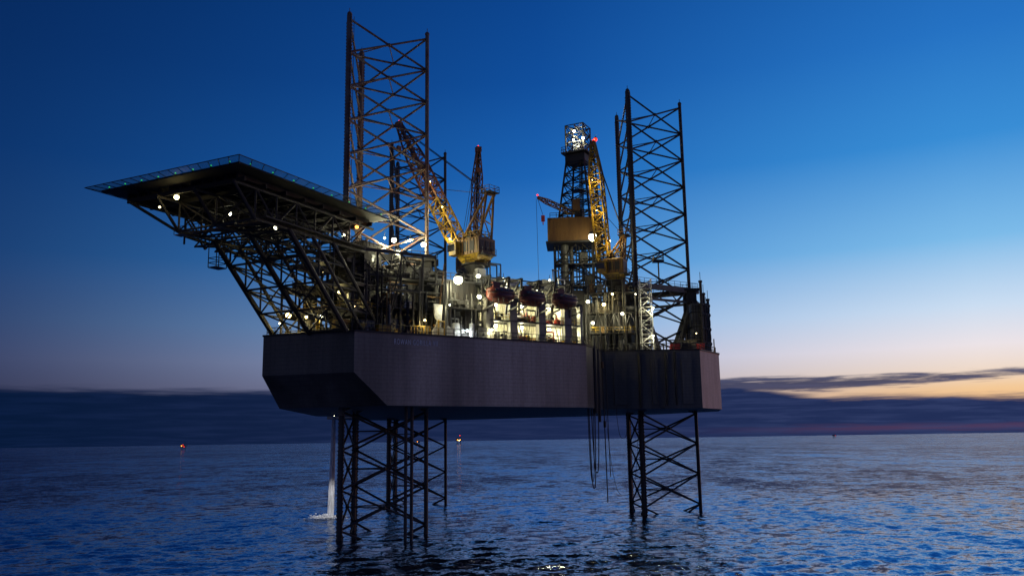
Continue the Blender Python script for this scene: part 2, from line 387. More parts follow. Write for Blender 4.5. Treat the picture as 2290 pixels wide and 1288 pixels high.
# ---------------- jack frames
def jackframe(P,c,zt,mat,nm='jacking_frame',beam_m=None):
    bm_=beam_m or mat
    e=empty(nm,(c[0],c[1],ZT),rig);cen=V((c[0],c[1],0))
    out=[cen+(q-cen)*1.22 for q in P]
    for i,q in enumerate(P):
        g=G();d=(q-cen).normalized();tv=V((-d.y,d.x,0))
        for sd in(-1,1):
            g.box(q+tv*sd*1.5+V((0,0,(ZT+zt)/2)),(1.1,2.0,zt-ZT),mat,(tv.x,tv.y))
            z=ZT+1.5
            while z<zt-1.5:
                g.tube(q+tv*sd*2.05+V((0,0,z)),q+tv*sd*2.9+V((0,0,z)),.42,mat,8);z+=1.7
        g.box(q+V((0,0,zt-.3)),(5,3.2,.5),mat,(tv.x,tv.y))
        obj('jack_tower',g,e)
    g=G()
    for i in range(3):
        a,b=out[i],out[(i+1)%3]
        g.beam(a+V((0,0,zt-.4)),b+V((0,0,zt-.4)),.6,1.1,bm_)
        g.beam(a+V((0,0,zt-3)),b+V((0,0,zt-3)),.35,.5,bm_)
        n=6
        for k in range(n):
            x0=a.lerp(b,k/n);x1=a.lerp(b,(k+1)/n)
            g.tube(x0+V((0,0,zt-.4 if k%2 else zt-3)),x1+V((0,0,zt-3 if k%2 else zt-.4)),.13,bm_)
        g.beam(a.lerp(b,.12)+V((0,0,zt-3)),a.lerp(b,.38)+V((0,0,ZT)),.7,.8,bm_)
        g.beam(a.lerp(b,.88)+V((0,0,zt-3)),a.lerp(b,.62)+V((0,0,ZT)),.7,.8,bm_)
    obj('frame_truss',g,e)
    g=G()
    for i in range(3):
        a,b=out[i],out[(i+1)%3];inn=[cen+(q-cen)*.93 for q in P]
        a2,b2=inn[i],inn[(i+1)%3]
        vs=[a,b,b2,a2]
        g.add([v+V((0,0,zt)) for v in vs]+[v+V((0,0,zt+.12)) for v in vs],[[3,2,1,0],[4,5,6,7],[0,1,5,4],[1,2,6,5],[2,3,7,6],[3,0,4,7]],mat)
    g.rail([(v.x,v.y,zt+.1) for v in out],'steel',1.2,1.6,.045,True)
    obj('walkway',g,e)
    return e
jackframe(PA,P1,46,'steel');jackframe(PB,P2,46.2,'steel','jacking_frame','grey');jackframe(PC,P3,46,'steel')
# ---------------- helideck
a_=V((.45,.893,0));b_=V((.893,-.45,0));M0=V((-31,129.5,0))
def HP(a,b,z): return M0+a_*a+b_*b+V((0,0,z))
ha0,ha1,hb0,hb1=-25.8,6.6,-15.9,9.6;HZ=49.9
heli=empty('helideck',HP(-11,-3,HZ-1),rig)
g=G()
cs=[HP(ha0,hb0,0),HP(ha0,hb1,0),HP(ha1,hb1,0),HP(ha1,hb0,0)]
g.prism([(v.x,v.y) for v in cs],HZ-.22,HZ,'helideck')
obj('deck_plate',g,heli)
g=G()
x=hb0+2.2
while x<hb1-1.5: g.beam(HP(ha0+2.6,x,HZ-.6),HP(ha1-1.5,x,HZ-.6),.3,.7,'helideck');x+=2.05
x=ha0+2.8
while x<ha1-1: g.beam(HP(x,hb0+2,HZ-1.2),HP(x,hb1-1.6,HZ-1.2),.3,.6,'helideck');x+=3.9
obj('deck_beam',g,heli)
g=G()
o=1.5
q0=[(ha0,hb0),(ha0,hb1),(ha1,hb1),(ha1,hb0)];q1=[(ha0-o,hb0-o),(ha0-o,hb1+o),(ha1+o,hb1+o),(ha1+o,hb0-o)]
for i in range(4):
    a,b=q0[i],q0[(i+1)%4];c,d=q1[i],q1[(i+1)%4]
    pts=[HP(*a,HZ-.1),HP(*b,HZ-.1),HP(*d,HZ+.2),HP(*c,HZ+.2)]
    g.add(pts,[[0,1,2,3]],'net')
    g.tube(pts[2],pts[3],.06,'steel',5)
    n=16
    for k in range(n+1): g.tube(pts[0].lerp(pts[1],k/n),pts[3].lerp(pts[2],k/n),.05,'steel',4)
obj('safety_net',g,heli)
pl=None
for i in range(4):
    a,b=q0[i],q0[(i+1)%4]
    for k in range(8):
        q=HP(*a,HZ).lerp(HP(*b,HZ),(k+.5)/8)+V((0,0,.12))
        if pl is None:
            g=G();g.tube(q-V((0,0,.12)),q,.1,'steel',6);g.ball(q+V((0,0,.08)),.12,'Egreen',6,4)
            pl=obj('perimeter_light',g,heli,origin=q)
        else:
            c=pl.copy();COL.objects.link(c);c.parent=heli;c.location=q-WL[heli.name]
g=G()
mt='steel'
for b in (-12.5,-7,0,7):
    zt=HZ-1.6;zl=44.2
    a1=-20 if b>-10 else -14
    g.tube(HP(-24.0,b,zt),HP(6,b,zt),.22,mt);g.tube(HP(a1,b,zl+ (1.3 if b<-10 else 0)),HP(4,b,zl),.26,mt)
    g.tube(HP(-24.0,b,zt),HP(a1,b,zl+ (1.3 if b<-10 else 0)),.22,mt)
    aa=a1;k=0
    while aa<3:
        g.tube(HP(aa,b,zl),HP(aa,b,zt),.15,mt)
        g.tube(HP(aa,b,zl if k%2 else zt),HP(min(aa+4,4),b,zt if k%2 else zl),.15,mt);aa+=4;k+=1
    if b>-10:
        g.tube(HP(-.3,b,ZT),HP(-13.5,b,zl),.4,mt,8)
        g.tube(HP(9,b,ZT),HP(-4,b,zl),.36,mt,8)
        g.tube(HP(4,b,ZT),HP(-8.5,b,zl),.28,mt,8)
        for q in(.25,.5,.75):
            lo=HP(-.3,b,ZT).lerp(HP(-13.5,b,zl),q);hi=HP(9,b,ZT).lerp(HP(-4,b,zl),q)
            g.tube(lo,V((hi.x,hi.y,lo.z)),.15,mt)
            g.tube(lo,V((lo.x,lo.y,zl)),.15,mt)
            g.tube(hi,HP(-.3,b,ZT).lerp(HP(-13.5,b,zl),min(1,q+.25)),.14,mt)
for aa in (-20,-16,-12,-8,-4,0,4):
    bl=[-12.5,-7,0,7] if aa>-16 else [-7,0,7]
    for x,y in zip(bl,bl[1:]):
        g.tube(HP(aa,x,44.2),HP(aa,y,44.2),.15,mt);g.tube(HP(aa,x,44.2),HP(aa,y,48.3),.12,mt);g.tube(HP(aa,y,44.2),HP(aa,x,48.3),.12,mt)
        if aa<4: g.tube(HP(aa,x,44.2),HP(aa+4,y,44.2),.11,mt)
l0=lambda b,t:HP(-.3,b,ZT).lerp(HP(-13.5,b,44.2),t)
for q,(x,y) in [(q,xy) for q in(0.02,.25,.5,.75,1) for xy in((-7,0),(0,7))]:
    g.tube(l0(x,q),l0(y,q),.17,mt)
    if q<1: g.tube(l0(x,q),l0(y,min(1,q+.25)),.14,mt);g.tube(l0(y,q),l0(x,min(1,q+.25)),.14,mt)
obj('support_truss',g,heli)
g=G()
bx=HP(-11.5,-8.2,40.6)
g.box(bx,(2,1.6,.15),'steel',a_);g.rail([bx+a_*i+b_*j for i,j in((-1,-.8),(1,-.8),(1,.8),(-1,.8))],'steel',1.4,1,.06,True)
for i,j in((-1,-.8),(1,.8),(-1,.8),(1,-.8)): g.tube(bx+a_*i+b_*j,bx+a_*i+b_*j+V((0,0,4)),.07,'steel')
obj('access_basket',g,heli)
g=G()
g.box(HP(-17,-2,44.6),(1.2,17,.12),'ochre',a_);g.rail([HP(-17.7,-10.5,44.6),HP(-17.7,6.5,44.6)],'steel',1.1,1.2,.05)
g.box(HP(-8,7.4,44.6),(22,1.2,.12),'steel',a_);g.rail([HP(-19,8,44.6),HP(3,8,44.6)],'steel',1.1,1.2,.05)
obj('underdeck_walkway',g,heli)
# ---------------- bow modules
mod=empty('bow_module',HP(6,2,ZT),rig)
g=G()
for z in (35.2,39.2,43.0):
    g.box(HP(6,-.5,z),(9,15 if z<40 else 12,.2),'steel',a_)
    for s_ in(-1,1): g.beam(HP(1.6,-.5+s_*7.2,z-.2) if z<40 else HP(1.6,-.5+s_*5.8,z-.2),HP(10.4,-.5+s_*(7.2 if z<40 else 5.8),z-.2),.2,.4,'steel')
for a in(1.8,6,10.2):
    for b in(-7.6,-3,1.5,6.4): g.tube(HP(a,b,ZT),HP(a,b,43 if abs(b)<7 else 39.2),.2,'steel')
for b in(-7.6,-3,1.5):
    g.tube(HP(1.8,b,ZT),HP(1.8,b+4.5,35.2),.14,'steel');g.tube(HP(1.8,b,39.2),HP(1.8,b+4.5,35.2),.14,'steel')
obj('platform_frame',g,mod)
g=G()
for z in (35.3,39.3,43.1):
    hb=7.5 if z<40 else 6
    g.rail([HP(1.5,-.5-hb,z),HP(1.5,-.5+hb,z),HP(10.5,-.5+hb,z)],'yellow' if z<36 else 'steel',1.1,1.3,.05)
obj('platform_railing',g,mod)
g=G()
g.box(HP(7,3.8,40.5),(4.6,5.2,11.8),'steel',a_)
for z in (35,38.5,42,45.4): g.box(HP(7,3.8,z),(4.9,5.5,.18),'steel',a_)
for z in(36.5,40,43.5): g.box(HP(4.66,3.8,z),(.08,1.0,2),'grey',a_);g.box(HP(7,6.43,z+.3),(1.0,.08,1.2),'glass',a_)
for z in(35.1,38.6,42.1,45.5): g.rail([HP(4.3,1,z),HP(4.3,6.9,z),HP(9.7,6.9,z)],'steel',1.1,1,.05)
obj('stair_tower',g,mod)
def machinery(n,fa,fb,z,mats,seed,par,fn=HP,ax=a_,szs=(1,3),hs=(.6,2.4)):
    rs=random.Random(seed)
    for i in range(n):
        g=G()
        a=rs.uniform(*fa);b=rs.uniform(*fb);h=rs.uniform(*hs);m=rs.choice(mats)
        k=rs.random()
        if k<.45:
            sx,sy=rs.uniform(*szs),rs.uniform(*szs);g.box(fn(a,b,z+h/2),(sx,sy,h),m,ax)
            g.box(fn(a,b,z+h+.04),(sx*.8,sy*1.05,.1),m,ax);g.box(fn(a,b,z+h*.5),(sx*1.05,sy*.3,h*.8),'steel',ax)
            nm='equipment_cabinet'
        elif k<.62:
            rr_=rs.uniform(.3,.8);g.tube(fn(a,b,z),fn(a,b,z+h*1.2),rr_,m,12);g.ball(fn(a,b,z+h*1.2),rr_,m,12,5,(1,1,.5));g.tube(fn(a,b,z+h*1.2),fn(a,b,z+h*1.2+1),.08,m);nm='storage_tank'
        elif k<.8:
            L_=rs.uniform(1,3);rr_=rs.uniform(.3,.6);g.tube(fn(a,b,z+.8),fn(a+L_,b,z+.8),rr_,m,12)
            for q in(.2,.8): g.box(fn(a+L_*q,b,z+.4),(.2,rr_*2,.8),'steel',ax)
            nm='storage_tank'
        else:
            x=fn(a,b,z);top=fn(a,b,z+h*1.7);e2=fn(a+rs.uniform(1,2.5),b,z+h*1.7);g.tube(x,top,.14,m);g.tube(top,e2,.14,m);g.tube(e2,V((e2.x,e2.y,z)),.14,m);g.ball(top,.24,m);nm='pipe'
        obj(nm,g,par)
machinery(18,(1.5,10),(-7,6),ZT+.1,['grey','white','yellow','steel'],1,mod)
machinery(12,(2,10),(-7,1),35.3,['grey','white','steel'],2,mod,szs=(.8,2))
machinery(9,(2,10),(-6,1),39.3,['grey','yellow','steel'],3,mod,szs=(.8,2))
machinery(8,(2,9),(-5,1),43.1,['grey','steel'],4,mod,szs=(.8,2))
# forward side deck
fd=empty('forward_deck',SP(8,5,ZT),rig)
rs=random.Random(5)
for i in range(44):
    s=rs.uniform(1,15);n=rs.uniform(.8,6);z=rs.uniform(33,45);ln=rs.uniform(2,7)
    k=rs.random();m=rs.choice(['steel','grey','steel','ochre','steel'])
    g=G();rr_=rs.uniform(.08,.24)
    if k<.4:
        x0=SP(s,n,z);x1=SP(min(s+ln,16),n,z);g.tube(x0,x1,rr_,m);g.tube(x1,V((x1.x,x1.y,ZT)),rr_,m);g.ball(x1,rr_*1.4,m)
    elif k<.75:
        x0=SP(s,n,ZT);x1=SP(s,n,z);g.tube(x0,x1,rr_,m);g.tube(x1,x1+Nn*2,rr_,m)
    else: g.tube(SP(s,n,ZT),SP(s+ln*.6,n,z),.12,m)
    obj('pipe',g,fd)
g=G()
for z in(36,41): g.box(SP(8,5,z),(15,4,.2),'steel',Sx);g.rail([SP(.5,3,z),SP(15.5,3,z)],'steel',1.1,1.4,.05)
for s in(1,5,9,13,15.4): g.tube(SP(s,3.1,ZT),SP(s,3.1,45),.2,'steel')
for s in(1,5,9): g.tube(SP(s,3.1,36),SP(s+4,3.1,41),.12,'steel');g.tube(SP(s,3.1,45),SP(s+4,3.1,41),.12,'steel')
g.beam(SP(1,3.1,45),SP(15.4,3.1,45),.3,.5,'steel')
obj('platform_frame',g,fd)
for s,n,w_,d_,h in((3,4,3,2.5,2.2),(8,4.5,3.4,2.4,2.8),(12.5,3.2,2.4,2,1.8),(10,7,4,3,6),(14.5,8,3.4,3,12.5)):
    g=G();g.box(SP(s,n,ZT+h/2),(w_,d_,h),'grey',Sx);g.box(SP(s,n,ZT+h+.05),(w_*1.05,d_*1.05,.1),'steel',Sx)
    for q in(-.3,0,.3): g.box(SP(s+w_*q,n-d_/2-.02,ZT+h/2),(.12,.1,h*.9),'steel',Sx)
    obj('equipment_cabinet',g,fd)
machinery(16,(1,15),(1,5),ZT+.1,['grey','steel','yellow','steel'],11,fd,SP,Sx,(.6,1.6),(.6,1.6))
machinery(16,(1,15),(3.4,6.5),36.1,['grey','steel','white','steel'],12,fd,SP,Sx,(.6,1.8),(.8,2))
machinery(14,(1,15),(3.4,6.5),41.1,['grey','steel','steel'],13,fd,SP,Sx,(.6,1.8),(.8,2.4))
one('yellow_skip',fd,'box',SP(5.5,1.6,32.3),(2.2,1.2,1.2),'yellow',Sx)
g=G();g.rail([SP(10,1.2,ZT),SP(13.4,1.2,ZT)],'yellow',1.6,.5,.07);obj('yellow_barrier',g,fd)
g=G()
prof=[(0,0),(4.0,0),(4.0,1.2),(2.9,1.9),(2.6,1.1),(1.6,1.6),(1.9,5.3),(.2,5.3),(.5,3.2),(1.0,2.6),(.6,1.7),(0,1.0)]
vs=[SP(13.8+x,1.2,ZT+.1+z) for x,z in prof]+[SP(13.8+x,1.5,ZT+.1+z) for x,z in prof];n=len(prof)
g.add(vs,[list(range(n)),list(range(n,2*n))[::-1]]+[[i,n+i,n+(i+1)%n,(i+1)%n] for i in range(n)],'white')
obj('wind_screen',g,rig)
# ---------------- deckhouse along the side
dh=empty('deckhouse',SP(30,8,ZT),rig)
g=G();g.box(SP(34.5,9.5,36.4),(19.4,9,10),'pale',Sx);g.box(SP(19.8,9.8,36.0),(10,8.6,9.4),'grey',Sx)
for i in range(40): g.box(SP(25+i*.49,4.96,36.4),(.08,.1,9.8),'pale',Sx)
obj('wall',g,dh)
g=G()
g.box(SP(29.5,9.3,41.55),(30,10.4,.3),'grey',Sx)
g.box(SP(34.5,3.2,38.6),(19.5,3.6,.25),'steel',Sx);g.box(SP(34.5,3.2,34.95),(19.5,3.6,.25),'steel',Sx)
g.rail([SP(15,4.4,41.7),SP(44,4.4,41.7),SP(44,14,41.7)],'grey',1.2,1.3,.05)
g.rail([SP(25,1.5,35.05),SP(44,1.5,35.05)],'yellow',1.1,1.2,.05)
g.rail([SP(25,1.5,38.7),SP(44,1.5,38.7)],'steel',1.1,1.2,.05)
obj('floor_slab',g,dh)
for s in(24.8,29.6,35.6,41.2,44.2):
    g=G();g.box(SP(s,1.9,35),(1.5 if s<44 else .5,1.0,7.0),'pillar',Sx)
    g.beam(SP(s,1.5,38.6),SP(s,4.8,41.2),.5,.5,'steel');g.box(SP(s,1.9,38.4),(2.0 if s<44 else .8,1.2,.3),'pillar',Sx);g.box(SP(s,1.9,31.7),(1.9 if s<44 else .8,1.2,.3),'pillar',Sx)
    obj('pillar',g,dh)
for s in(26.6,28.4,31,33.2,37.2,39.4,42.6):
    for z in(32.55,36.15):
        g=G();g.box(SP(s,4.9,z),(.9,.12,2.0),'grey',Sx);g.box(SP(s,4.83,z+.5),(.35,.05,.4),'glass',Sx);obj('door',g,dh)
        one('window',dh,'box',SP(s+.95,4.88,z+.4),(.5,.1,.5),'glass',Sx)
machinery(20,(26,44),(2.2,4.2),ZT+.05,['grey','red','yellow','steel','steel'],21,dh,SP,Sx,(.4,1.1),(.5,1.5))
machinery(16,(26,43),(2.2,4.2),35.1,['grey','red','steel','steel'],22,dh,SP,Sx,(.4,1.),(.5,1.4))
machinery(26,(16,43),(5,12),41.7,['grey','steel','steel','white'],23,dh,SP,Sx,(.8,2.4),(.8,2.6))
machinery(20,(17.8,25),(1.5,4.5),ZT+.05,['grey','steel','steel','white'],24,dh,SP,Sx,(.6,1.8),(.8,2.4))
rs=random.Random(9)
for i in range(18):
    s=rs.uniform(16,25);n=rs.uniform(2,4.6);one('pipe',dh,'tube',SP(s,n,ZT),SP(s,n,rs.uniform(34,43)),rs.uniform(.08,.24),rs.choice(['steel','steel','grey']))
for i in range(16):
    s=rs.uniform(25.5,44);z=rs.choice([ZT,35.0]);one('pipe',dh,'tube',SP(s,rs.uniform(1.6,3.2),z),SP(s+rs.uniform(-.5,.5),rs.uniform(1.6,3.2),z+3.4),rs.uniform(.05,.14),'steel')
g=G()
g.box(SP(20,3.4,36.6),(9,3,.2),'steel',Sx);g.rail([SP(15.5,2,36.7),SP(24.5,2,36.7)],'steel',1.1,1.2,.05)
g.box(SP(18,4.2,33.5),(5,1.4,4),'steel',Sx);g.box(SP(22,3.8,34.0),(2.2,1.6,5.0),'steel',Sx);g.box(SP(19.5,4.3,39),(7.6,1.2,4.6),'steel',Sx)
for q in range(8): g.box(SP(16+q,3.66,39),(.1,.1,4.4),'steel',Sx)
obj('side_gallery',g,dh)
machinery(12,(16,24),(2.4,4.3),36.7,['grey','steel','steel'],25,dh,SP,Sx,(.4,1.4),(.6,1.8))
# ---------------- block aft of the notch
ab=empty('aft_platform_block',(18,168,ZT),rig)
one('cabin',ab,'box',(17.5,171,36.5),(7,8,10),'grey');one('cabin',ab,'box',(12,170,38),(6,8,12),'steel')
g=G()
for z in(35,39,43):
    g.box((19.5,164.8,z),(9.5,2.6,.2),'steel');g.rail([(15,163.6,z+.1),(24,163.6,z+.1)],'yellow' if z<38 else 'steel',1.1,1.1,.05)
for x in(15,18,22,24): g.tube((x,163.7,ZT),(x,163.7,44),.18,'steel')
for i in range(6): g.tube((15+i*1.6,163.7,35+4*(i%2)),(16.6+i*1.6,163.7,39-4*(i%2)),.11,'steel')
obj('gallery_frame',g,ab)
AFT=lambda a,b,z:V((14+a,163.5+b,z))
for i,z in enumerate((ZT+.05,35.1,39.1,43.1)): machinery(9,(1,9),(.6,2.4),z,['grey','steel','steel','ochre'],40+i,ab,AFT,(1,0),(.4,1.4),(.6,2.2))
rs=random.Random(19)
for i in range(14):
    x=rs.uniform(13.5,24);one('pipe',ab,'tube',(x,rs.uniform(163.4,165),ZT),(x,rs.uniform(163.4,165),rs.uniform(38,50)),rs.uniform(.07,.2),rs.choice(['steel','grey']))
g=G()
cx0,cy0=26.4,166.5
for i in(-1,1):
    for j in(-1,1): g.tube((cx0+i*1.1,cy0+j*1.1,ZT),(cx0+i*1.1,cy0+j*1.1,46),.13,'white')
z=ZT;k=0
while z<45:
    s_=1 if k%2 else -1
    for j in(-1,1): g.tube((cx0-1.1*s_,cy0+j*1.1,z),(cx0+1.1*s_,cy0+j*1.1,z+1.8),.1,'white',5);g.tube((cx0-1.1,cy0+j*1.1,z),(cx0+1.1,cy0+j*1.1,z),.09,'white',5);g.tube((cx0-1.1,cy0+j*1.1,z+.9),(cx0+1.1,cy0+j*1.1,z+.9),.06,'white',5)
    g.box((cx0,cy0,z),(2.4,2.4,.08),'grey');z+=1.8;k+=1
obj('stair_tower',g,rig)
for i,(x,zt) in enumerate(((39.2,47),(39.9,44.5),(40.5,42),(41.1,43.5))):
    g=G()
    g.tube((x,174+i*.8,ZT),(x,174+i*.8,zt),.3,'legdark',8);g.tube((x,174+i*.8,zt),(x,174+i*.8,zt+1.8),.06,'legdark',5)
    for z in(34,37,40,42):
        if z<zt: g.ball((x,174+i*.8,z),.5,'legdark',8,5)
    g.tube((x,174+i*.8,zt-.4),(x,174+i*.8,zt),.42,'legdark',8)
    obj('vent_pipe',g,rig)
g=G();g.box((39.0,176.5,ZT+5.5),(3.4,3,11),'grey')
for z in(34.5,37.5,40.5): g.box((39.0,176.5,z),(3.9,3.5,.2),'steel');g.rail([(37.1,174.7,z+.1),(41,174.7,z+.1)],'steel',1.1,.9,.05)
for q in range(6): g.box((37.6+q*.55,174.97,ZT+5.5),(.1,.12,10.6),'steel')
obj('engine_exhaust_house',g,rig)
g=G();g.box((34.5,169.5,ZT+1.2),(4,3,2.4),'grey');g.box((34.5,169.5,ZT+2.5),(4.3,3.3,.2),'steel');g.rail([(32.5,168,ZT+2.6),(36.5,168,ZT+2.6)],'steel',1.1,.9,.05)
for q in range(5): g.box((32.9+q*.8,167.97,ZT+1.2),(.12,.12,2.2),'steel')
obj('winch_house',g,rig)
one('yellow_post',rig,'tube',(41.0,172.6,ZT),(41.0,172.6,34.6),.12,'yellow')
AF2=lambda a,b,z:V((26+a,165+b,z))
machinery(16,(0,9.5),(0,4),ZT+.05,['grey','steel','steel','red'],51,rig,AF2,(1,0),(.6,2),(.6,1.8))
machinery(10,(8,13),(5,8.5),ZT+.05,['grey','steel','steel'],53,rig,AF2,(1,0),(.6,2.),(.6,1.8))
g=G();g.box((31.5,164.6,ZT+.8),(1.8,1.0,1.5),'red');g.box((31.5,164.6,ZT+1.62),(1.9,1.1,.12),'steel');obj('red_locker',g,rig)
g=G();g.box((37.0,167.6,ZT+.9),(1.8,1.0,1.7),'red');g.box((37,167.6,ZT+1.82),(1.9,1.1,.12),'steel');obj('red_locker',g,rig)
# ---------------- lattice boom
def boom(g,p0,p1,w,m,n,m2=None,split=.5,tip=.35,side=None,rc=.16,rb=.1):
    p0=V(p0);p1=V(p1);d=(p1-p0).normalized()
    u=V(side).normalized() if side else d.cross(V((0,0,1))).normalized();t_=u.cross(d)
    def cs(q):
        ww=w*min(1,tip+q*7*(1-tip),tip+(1-q)*4*(1-tip))
        c=p0.lerp(p1,q);return [c+u*i*ww/2+t_*j*ww/2 for i,j in((-1,-1),(1,-1),(1,1),(-1,1))]
    pr=cs(0)
    for k in range(n):
        nx=cs((k+1)/n);mm=(m2 if m2 and k/n>=split else m)
        for i in range(4):
            g.tube(pr[i],nx[i],rc,mm,6);j=(i+1)%4
            g.tube(pr[i] if k%2 else pr[j],nx[j] if k%2 else nx[i],rb,mm,4);g.tube(nx[i],nx[j],rb*.9,mm,4)
        pr=nx
def crane(base,zt,bdir,tipp,mastp,name_label,bw=2.0,m='yellow',m2='boomrust',hook=None,bn=16,scale=1.,split=.5,rc=.16,ped='steel'):
    x,y=base
    e=empty('crane',(x,y,ZT),rig,label=name_label)
    g=G();g.tube((x,y,ZT),(x,y,zt-1.6),1.15,ped,16);g.tube((x,y,zt-1.6),(x,y,zt-.3),1.15,ped,16,1.9)
    for z in(zt-4,zt-.2): g.tube((x,y,z),(x,y,z+.2),2.3,'steel',16)
    g.rail([(x+2.2*math.cos(q),y+2.2*math.sin(q),zt) for q in np.linspace(0,5.6,8)],'steel',1,1.5,.05,True)
    g.rail([(x+2.2*math.cos(q),y+2.2*math.sin(q),zt-3.8) for q in np.linspace(0,5.6,8)],'steel',1,1.5,.05,True)
    obj('pedestal',g,e)
    d=V((*bdir,0)).normalized();sd=V((-d.y,d.x,0));o=V((x,y,0))
    g=G();k=scale
    def ring(hx,hy,z,off=0): return [o+d*(i*hx+off)+sd*j*hy+V((0,0,z)) for i,j in((-1,-1),(1,-1),(1,1),(-1,1))]
    r0=ring(1.5*k,1.4*k,zt+.1);r1=ring(2.7*k,2.1*k,zt+1.5,-.3);r2=ring(2.7*k,2.1*k,zt+4.2,-.3);r3=ring(2.3*k,1.8*k,zt+4.5,-.3)
    vs=r0+r1;fs=[[3,2,1,0]]+[[i,(i+1)%4,4+(i+1)%4,4+i] for i in range(4)]
    g.add(vs,fs,m)
    vs=r1+r2+r3;fs=[[8,9,10,11]]
    for l in range(2):
        for i in range(4): fs.append([l*4+i,l*4+(i+1)%4,(l+1)*4+(i+1)%4,(l+1)*4+i])
    g.add(vs,fs,'ochre')
    g.rail([v for v in r3],m,1,.8,.06,True)
    for s_ in(-1,1):
        for i in range(7):
            q=o+d*(-2.6+i*.8)*k+sd*2.13*k*s_;g.box(q+V((0,0,zt+2.9)),(.1,.14,2.7),m if i%3==0 else 'steel',(d.x,d.y))
        for i in(1,3,5):
            q=o+d*(-2.2+i*.75)*k+sd*2.14*k*s_;g.box(q+V((0,0,zt+2.9)),(1.0,.1,1.7),'steel',(d.x,d.y))
    for i in(-1.3,0,1.3):
        q=o-d*3.03*k+sd*i*k;g.box(q+V((0,0,zt+2.9)),(.1,.9,1.7),'steel',(d.x,d.y))
    g.box(o-d*2.9*k+V((0,0,zt+1.3)),(1.6,3.4,.2),'steel',(d.x,d.y));g.rail([o-d*3.6*k-sd*1.7+V((0,0,zt+1.4)),o-d*3.6*k+sd*1.7+V((0,0,zt+1.4))],'steel',1,1,.05)
    g.tube(o+d*.3-sd*1.3*k+V((0,0,zt+5.2)),o+d*.3+sd*1.3*k+V((0,0,zt+5.2)),.75*k,'steel',12)
    obj('machinery_house',g,e)
    g=G();q=o+d*2.2*k+sd*2.6*k+V((0,0,zt+2.6));g.box(q,(1.7,1.5,2.2),m,(d.x,d.y));g.box(q+d*.3+V((0,0,.25)),(1.75,1.6,1.2),'glass',(d.x,d.y));g.box(q+V((0,0,1.2)),(1.9,1.7,.15),m,(d.x,d.y))
    obj('operator_cab',g,e)
    g=G();mp=V(mastp)
    for j in(-1,1):
        f0=o+d*1.5*k+sd*j*1.6*k+V((0,0,zt+4.2));b0=o-d*2.4*k+sd*j*1.6*k+V((0,0,zt+1.5))
        tp=mp+sd*j*.9
        g.tube(f0,tp,.24,'ochre',6);g.tube(b0,tp,.24,'ochre',6)
        for q in(.25,.5,.75): g.tube(f0.lerp(tp,q),b0.lerp(tp,q),.12,'ochre',5)
        g.tube(b0.lerp(tp,.25),f0.lerp(tp,.5),.11,'ochre',5);g.tube(b0.lerp(tp,.5),f0.lerp(tp,.75),.11,'ochre',5)
    g.tube(mp-sd*1.2,mp+sd*1.2,.25,'ochre',8);g.box(mp+V((0,0,.2)),(2.2,2.6,.15),'steel',(d.x,d.y));g.rail([mp+d*i+sd*j*1.3+V((0,0,.3)) for i,j in((-1,-1),(1,-1),(1,1),(-1,1))],'ochre',1,1,.05,True)
    obj('gantry',g,e)
    g=G();rt=o+d*2.3*k+V((0,0,zt+1.6));tp=V(tipp)
    boom(g,rt,tp,bw,m,bn,m2,split,side=sd,rc=rc,rb=rc*.62)
    g.box(tp,(1.1,1.1,1.1),m2,(d.x,d.y));g.ball(tp+V((0,0,.8)),.14,'Ered')
    g.beam(rt.lerp(tp,.12),rt.lerp(tp,.96),.5,.06,'steel')
    obj('boom',g,e)
    g=G()
    for j in(-.5,0,.5):
        g.tube(mp+sd*j,tp.lerp(rt,.02)+sd*j,.05,'rope',4)
    g.tube(mp,rt.lerp(tp,.5),.05,'rope',4)
    g.tube(tp,V((tp.x,tp.y,hook)) ,.04,'rope',4)
    obj('pendant_cable',g,e)
    g=G();h=V((tp.x,tp.y,hook));g.box(h,(.5,.9,1.1),'boomrust',(d.x,d.y));g.tube(h-V((0,0,.5)),h-V((0,0,1.2)),.12,'steel');g.tube(h-V((0,0,1.2)),h+V((.35,0,-1.6)),.1,'steel')
    obj('hook_block',g,e)
crane((-6.5,146),45.3,(-.75,.66),(-21.6,158,75.9),(-3.6,143.8,57.4),'yellow pedestal crane with long luffed lattice boom over the deckhouse',2.4,hook=71,split=.36,bn=18,rc=.2)
crane((-9.0,180),50,(.3,-.6),(-6.8,175,76.6),(-10.5,183,58),'pedestal crane with rust red boom raised almost upright',1.7,'grey','boomrust',hook=72,bn=12,split=.25)
crane((20.3,166),45.6,(-.9,.35),(17.2,168,75),(22.6,165.2,54.5),'bright yellow pedestal crane with boom raised almost upright',2.4,hook=72,scale=.78,split=.97,rc=.22)
# ---------------- derrick
dk=empty('derrick',(16,190,ZT),rig)
dc=V((16,190,0))
def DP(i,j,z): return dc+a_*i+b_*j+V((0,0,z))
def tower(g,h0,z0,h1,z1,n,m,rl=.2,rb=.1):
    pr=None
    for k in range(n+1):
        q=k/n;h=h0+(h1-h0)*q;z=z0+(z1-z0)*q
        cs=[DP(i*h,j*h,z) for i,j in((-1,-1),(1,-1),(1,1),(-1,1))]
        for i in range(4): g.tube(cs[i],cs[(i+1)%4],rb,m,5)
        if pr:
            for i in range(4):
                j=(i+1)%4;g.tube(pr[i],cs[i],rl,m,6)
                g.tube(pr[i],cs[j],rb*.9,m,4);g.tube(pr[j],cs[i],rb*.9,m,4)
        pr=cs
g=G();tower(g,4.5,58,2.0,80,9,'steel',.26,.14)
for x in(-1.2,-.6,0,.5,1.1): g.tube(DP(x,.5,50),DP(x,.5,79),.1,'steel')
g.box(DP(0,0,66),(1.4,1.4,2.4),'steel',a_);g.box(DP(1.5,-1,72),(2.5,2.5,.2),'steel',a_)
obj('mast',g,dk)
